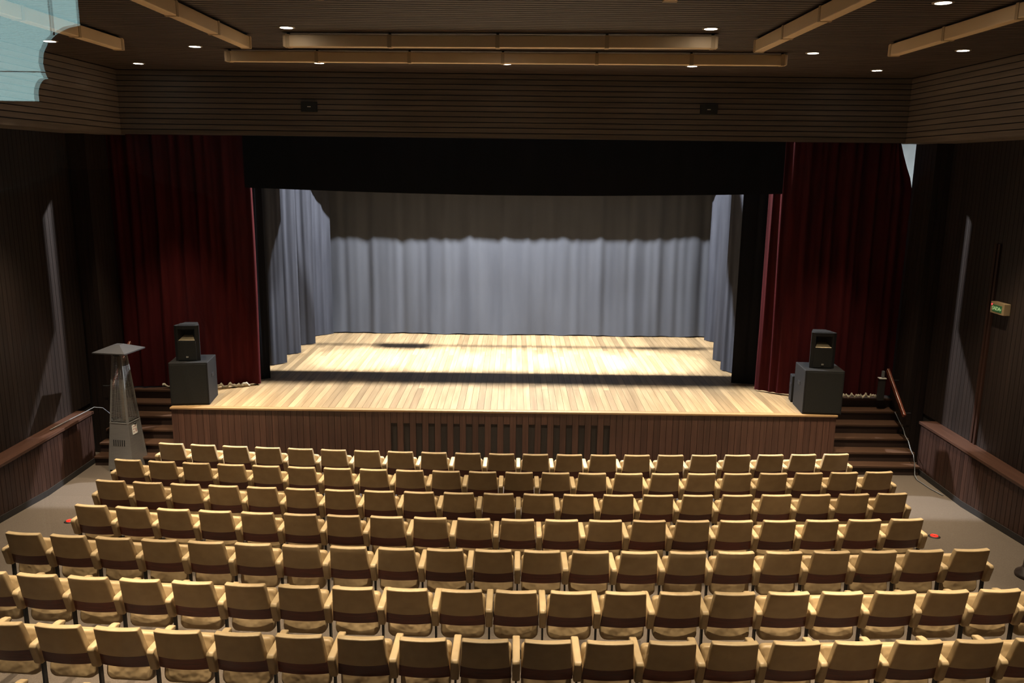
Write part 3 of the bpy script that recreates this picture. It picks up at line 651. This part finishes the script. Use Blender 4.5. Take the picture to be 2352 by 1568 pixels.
# ---------------------------------------------------------------- right stairs: rail, box, cable
def rail(pa, pb, xw, sgn, label):
    r = tag(empty('handrail', (pa[0], pa[1], pa[2])), label, 'handrail')
    a = Vector((0, 0, 0)); b = Vector(pb) - Vector(pa); d = b.normalized(); L_ = b.length
    ang = math.atan2(b.z, b.y)
    link('rail', box_me((0.045, L_, 0.075), 'rail', 0.008), r, b / 2, (ang, 0, 0))
    for t in (0.15, 0.85):
        c = b * t; bx_ = xw - pa[0]
        bm = bmesh.new(); add_tube(bm, [(c.x, c.y, c.z - 0.02), (c.x + bx_ * 0.5, c.y, c.z - 0.08), (c.x + bx_, c.y, c.z - 0.08)], 0.012, 6); link('bracket', mesh_from(bm, 'bracket', 'black_metal'), r)
rail((7.08, 14.36, 0.97), (7.08, 15.20, 1.63), XR_A, 1, 'red brown wooden handrail on the wall above the stage steps')
rail((-7.20, 14.36, 1.30), (-7.20, 15.20, 1.98), XL_A, -1, 'red brown wooden handrail half hidden behind the patio heater')
r = tag(empty('switch_box', (6.96, 15.13, SZ)), 'grey upright box at the top of the handrail steps', 'electrical box')
link('body', box_me((0.11, 0.08, 0.42), 'steel_dark', 0.005), r, (0, 0, 0.21)); link('lid', box_me((0.13, 0.10, 0.015), 'paper'), r, (0, 0, 0.43)); link('plug', box_me((0.05, 0.05, 0.13), 'cable', 0.01), r, (0.01, 0, 0.505))
tag(tube('stair_cable', [(7.14, 14.86, 0.90), (7.13, 14.64, 0.80), (7.12, 14.45, 0.72), (7.14, 14.38, 0.60), (7.13, 14.22, 0.55), (7.14, 14.12, 0.42), (7.13, 13.98, 0.37), (7.13, 13.90, 0.20), (7.12, 13.84, 0.06), (7.10, 13.7, 0.013), (7.13, 13.3, 0.013), (7.2, 13.0, 0.013)], 0.009, 'cable'), 'grey blue cable trailing down the steps below the handrail', 'cable')

# ---------------------------------------------------------------- exit sign
r = tag(empty('exit_sign', (XR_WALL, 12.60, 3.24)), 'beige box exit sign reading SAIDA on the planked wall', 'exit sign')
link('case', box_me((0.10, 0.36, 0.175), 'sign_case', 0.004), r, (-0.05, 0, 0))
link('face', box_me((0.006, 0.25, 0.105), 'sign_green'), r, (-0.102, 0.0, -0.005))
tc = bpy.data.curves.new('sign_text', 'FONT'); tc.body = 'SAIDA'; tc.size = 0.082; tc.align_x = 'CENTER'; tc.align_y = 'CENTER'; tc.extrude = 0.001; tc.space_character = 0.92
to = bpy.data.objects.new('sign_text_tmp', tc); COL.objects.link(to)
bpy.context.view_layer.update()
tm = bpy.data.meshes.new_from_object(to.evaluated_get(bpy.context.evaluated_depsgraph_get())); bpy.data.objects.remove(to); tm.materials.clear(); tm.materials.append(M['sign_text'])
link('lettering', tm, r, (-0.1065, 0.015, -0.008), (PI / 2, 0, -PI / 2))
bm = bmesh.new(); vs_ = [bm.verts.new(p) for p in ((-0.107, -0.098, 0.014), (-0.107, -0.098, -0.030), (-0.107, -0.118, -0.008))]; bm.faces.new(vs_); link('arrow', mesh_from(bm, 'arrow', 'sign_text'), r)
link('indicator_lamp', lathe_me('indicator_lamp', [(0.001, 0), (0.012, 0), (0.010, 0.008), (0.001, 0.009)], 'red_led', 12), r, (-0.100, 0.145, 0.045), (0, -PI / 2, 0))

# ---------------------------------------------------------------- aisle floor lamps, round column
def aisle(x, y, label):
    z = floor_z(y); s = math.atan(0.0756)
    r = tag(link('aisle_floor_lamp', None, None, (x, y, z), (-s, 0, 0)), label, 'floor lamp', 'red aisle floor lamps')
    link('base', lathe_me('base', [(0.001, 0), (0.085, 0), (0.072, 0.010), (0.001, 0.012)], 'plate', 20), r)
    bm = bmesh.new(); add_tube(bm, [(0.042 * math.cos(a), 0.042 * math.sin(a), 0.014) for a in [2 * PI * k / 24 for k in range(25)]], 0.011, 6, False); link('glowing_ring', mesh_from(bm, 'ring', 'aisle_red', True), r)
aisle(-6.50, 11.38, 'small round red glowing lamp in the aisle floor, heater side')
aisle(6.15, 11.20, 'small round red glowing lamp in the aisle floor, exit-sign side')
zf = floor_z(9.75)
r = tag(empty('round_column', (6.70, 9.80, zf)), 'dark round column with flared base standing by the exit-sign aisle', 'column')
link('shaft', lathe_me('shaft', [(0.13, 0.05), (0.12, 0.12), (0.115, 0.4), (0.115, Z_SOFF - zf + 1.0)], 'column', 28), r)
link('base', lathe_me('base', [(0.20, 0.0), (0.205, 0.02), (0.195, 0.045), (0.15, 0.07), (0.125, 0.12)], 'column', 28), r)

# ---------------------------------------------------------------- projection booth at the back of the hall (the camera stands in it, behind glass)
YB = -2.2
struct(link('wall_rear', boxes_me([((-8.0, Y_REAR - 0.12, -0.1), (8.0, Y_REAR, 4.45)), ((-8.0, Y_REAR - 0.12, 6.15), (8.0, Y_REAR, 7.0)), ((-8.0, Y_REAR - 0.12, 4.45), (-3.2, Y_REAR, 6.15)), ((3.2, Y_REAR - 0.12, 4.45), (8.0, Y_REAR, 6.15))], 'booth', 'wall_rear')), 'rear wall of the hall with the projection booth window')
WX0, WX1, WZ0, WZ1 = -2.75, -1.495, 5.47, 6.30
struct(link('wall_booth', boxes_me([((-3.4, YB - 0.1, 3.75), (WX0, YB, 6.5)), ((WX1, YB - 0.1, 3.75), (3.4, YB, 6.5)), ((WX0, YB - 0.1, 3.75), (WX1, YB, WZ0)), ((WX0, YB - 0.1, WZ1), (WX1, YB, 6.5)),
        ((-3.5, YB - 0.1, 3.75), (-3.4, Y_REAR - 0.12, 6.5)), ((3.4, YB - 0.1, 3.75), (3.5, Y_REAR - 0.12, 6.5)), ((-3.5, YB - 0.1, 6.5), (3.5, Y_REAR - 0.12, 6.6)), ((-3.5, YB - 0.1, 3.65), (3.5, Y_REAR - 0.12, 3.75))], 'booth', 'wall_booth')), 'dim projection booth around the viewer')
gp = struct(box('window_1', (-3.2, Y_REAR - 0.064, 4.45), (3.2, Y_REAR - 0.056, 6.15), 'glass'), 'clear booth window pane with a faint reflection of the daylit booth')
w2 = struct(box('window_2', (WX0, YB - 0.09, WZ0), (WX1, YB - 0.08, WZ1), 'daylight'), 'daylit booth window mirrored in the glass')
def wbar(lo, hi):
    o = box('glazing_bar', lo, hi, 'frame', w2); o.location = o.location - w2.location
wbar((WX0, YB - 0.08, 5.574), (WX1, YB - 0.074, 5.577)); wbar((-1.630, YB - 0.08, 5.70), (-1.626, YB - 0.074, WZ1))

def person():
    vx, vy = -0.83, -0.90; zf_ = 3.75
    V = {'pel': (0, 0, .93, .15, .11), 'sp1': (0, 0, 1.10, .135, .10), 'sp2': (0, 0, 1.28, .155, .11), 'ch': (0, 0, 1.40, .15, .10), 'nk': (0, 0, 1.49, .055, .055), 'hd0': (0, .01, 1.57, .062, .07), 'hd1': (0, .012, 1.64, .076, .092), 'hd2': (0, .005, 1.70, .074, .088), 'hd3': (0, 0, 1.74, .045, .055),
         'shL': (-.18, 0, 1.41, .06, .06), 'elL': (-.25, -.02, 1.13, .045, .045), 'wrL': (-.24, .08, .90, .03, .03), 'shR': (.18, 0, 1.41, .06, .06), 'elR': (.25, -.02, 1.13, .045, .045), 'wrR': (.24, .08, .90, .03, .03),
         'hpL': (-.09, 0, .88, .09, .09), 'knL': (-.10, .01, .48, .06, .06), 'anL': (-.10, -.01, .08, .04, .04), 'toL': (-.12, .17, .035, .035, .03), 'hpR': (.09, 0, .88, .09, .09), 'knR': (.10, .01, .48, .06, .06), 'anR': (.10, -.01, .08, .04, .04), 'toR': (.12, .17, .035, .035, .03)}
    E_ = ['pel sp1', 'sp1 sp2', 'sp2 ch', 'ch nk', 'nk hd0', 'hd0 hd1', 'hd1 hd2', 'hd2 hd3', 'ch shL', 'shL elL', 'elL wrL', 'ch shR', 'shR elR', 'elR wrR', 'pel hpL', 'hpL knL', 'knL anL', 'anL toL', 'pel hpR', 'hpR knR', 'knR anR', 'anR toR']
    for s, q in (('L', -1), ('R', 1)):
        V['pm' + s] = (q * .24, .11, .83, .030, .018); E_.append('wr%s pm%s' % (s, s))
        for f in range(4):
            fx = q * (.21 + .02 * f); V['f%d%s' % (f, s)] = (fx, .13, .77, .009, .009); V['g%d%s' % (f, s)] = (fx, .135 + .01, .735 - .008 * (f % 3), .008, .008); E_ += ['pm%s f%d%s' % (s, f, s), 'f%d%s g%d%s' % (f, s, f, s)]
        V['t0' + s] = (q * .20, .14, .82, .010, .010); V['t1' + s] = (q * .185, .16, .785, .009, .009); E_ += ['pm%s t0%s' % (s, s), 't0%s t1%s' % (s, s)]
    names = list(V); ix = {n: i for i, n in enumerate(names)}
    me = bpy.data.meshes.new('person'); me.from_pydata([V[n][:3] for n in names], [[ix[a] for a in e.split()] for e in E_], [])
    o = link('person_tmp', me); o.modifiers.new('skin', 'SKIN'); sv = me.skin_vertices[0].data
    for n in names: sv[ix[n]].radius = V[n][3:5]; sv[ix[n]].use_root = (n == 'pel')
    sd = o.modifiers.new('sub', 'SUBSURF'); sd.levels = 2; sd.render_levels = 2
    bpy.context.view_layer.update()
    bme = bpy.data.meshes.new_from_object(o.evaluated_get(bpy.context.evaluated_depsgraph_get())); bpy.data.objects.remove(o)
    bme.materials.clear(); bme.materials.append(M['cloth_dark']); bme.materials.append(M['skin'])
    for p in bme.polygons:
        p.use_smooth = True; c = p.center
        p.material_index = 1 if (c.z > 1.50 or (c.z < 0.90 and abs(c.x) > 0.19)) else 0
    b = tag(link('person', bme, None, (vx, vy, zf_), (0, 0, 0)), 'person in dark clothes standing in the booth, mirrored in the glass', 'person')
    def blob(name, c, r3, mat):
        bm = bmesh.new(); bmesh.ops.create_uvsphere(bm, u_segments=20, v_segments=12, radius=1); bmesh.ops.scale(bm, vec=r3, verts=bm.verts); link(name, mesh_from(bm, name, mat, True), b, c)
    for q in (-1, 1): blob('ear', (q * .088, 0.0, 1.635), (.016, .024, .036), 'skin')
    blob('hair', (0, -.018, 1.695), (.088, .100, .078), 'hair')
    blob('nose', (0, .100, 1.62), (.012, .018, .020), 'skin')
    for q in (-1, 1): blob('eye', (q * .032, .090, 1.655), (.011, .008, .008), 'paper')
    blob('mouth', (0, .088, 1.578), (.024, .008, .007), 'rail')
person()
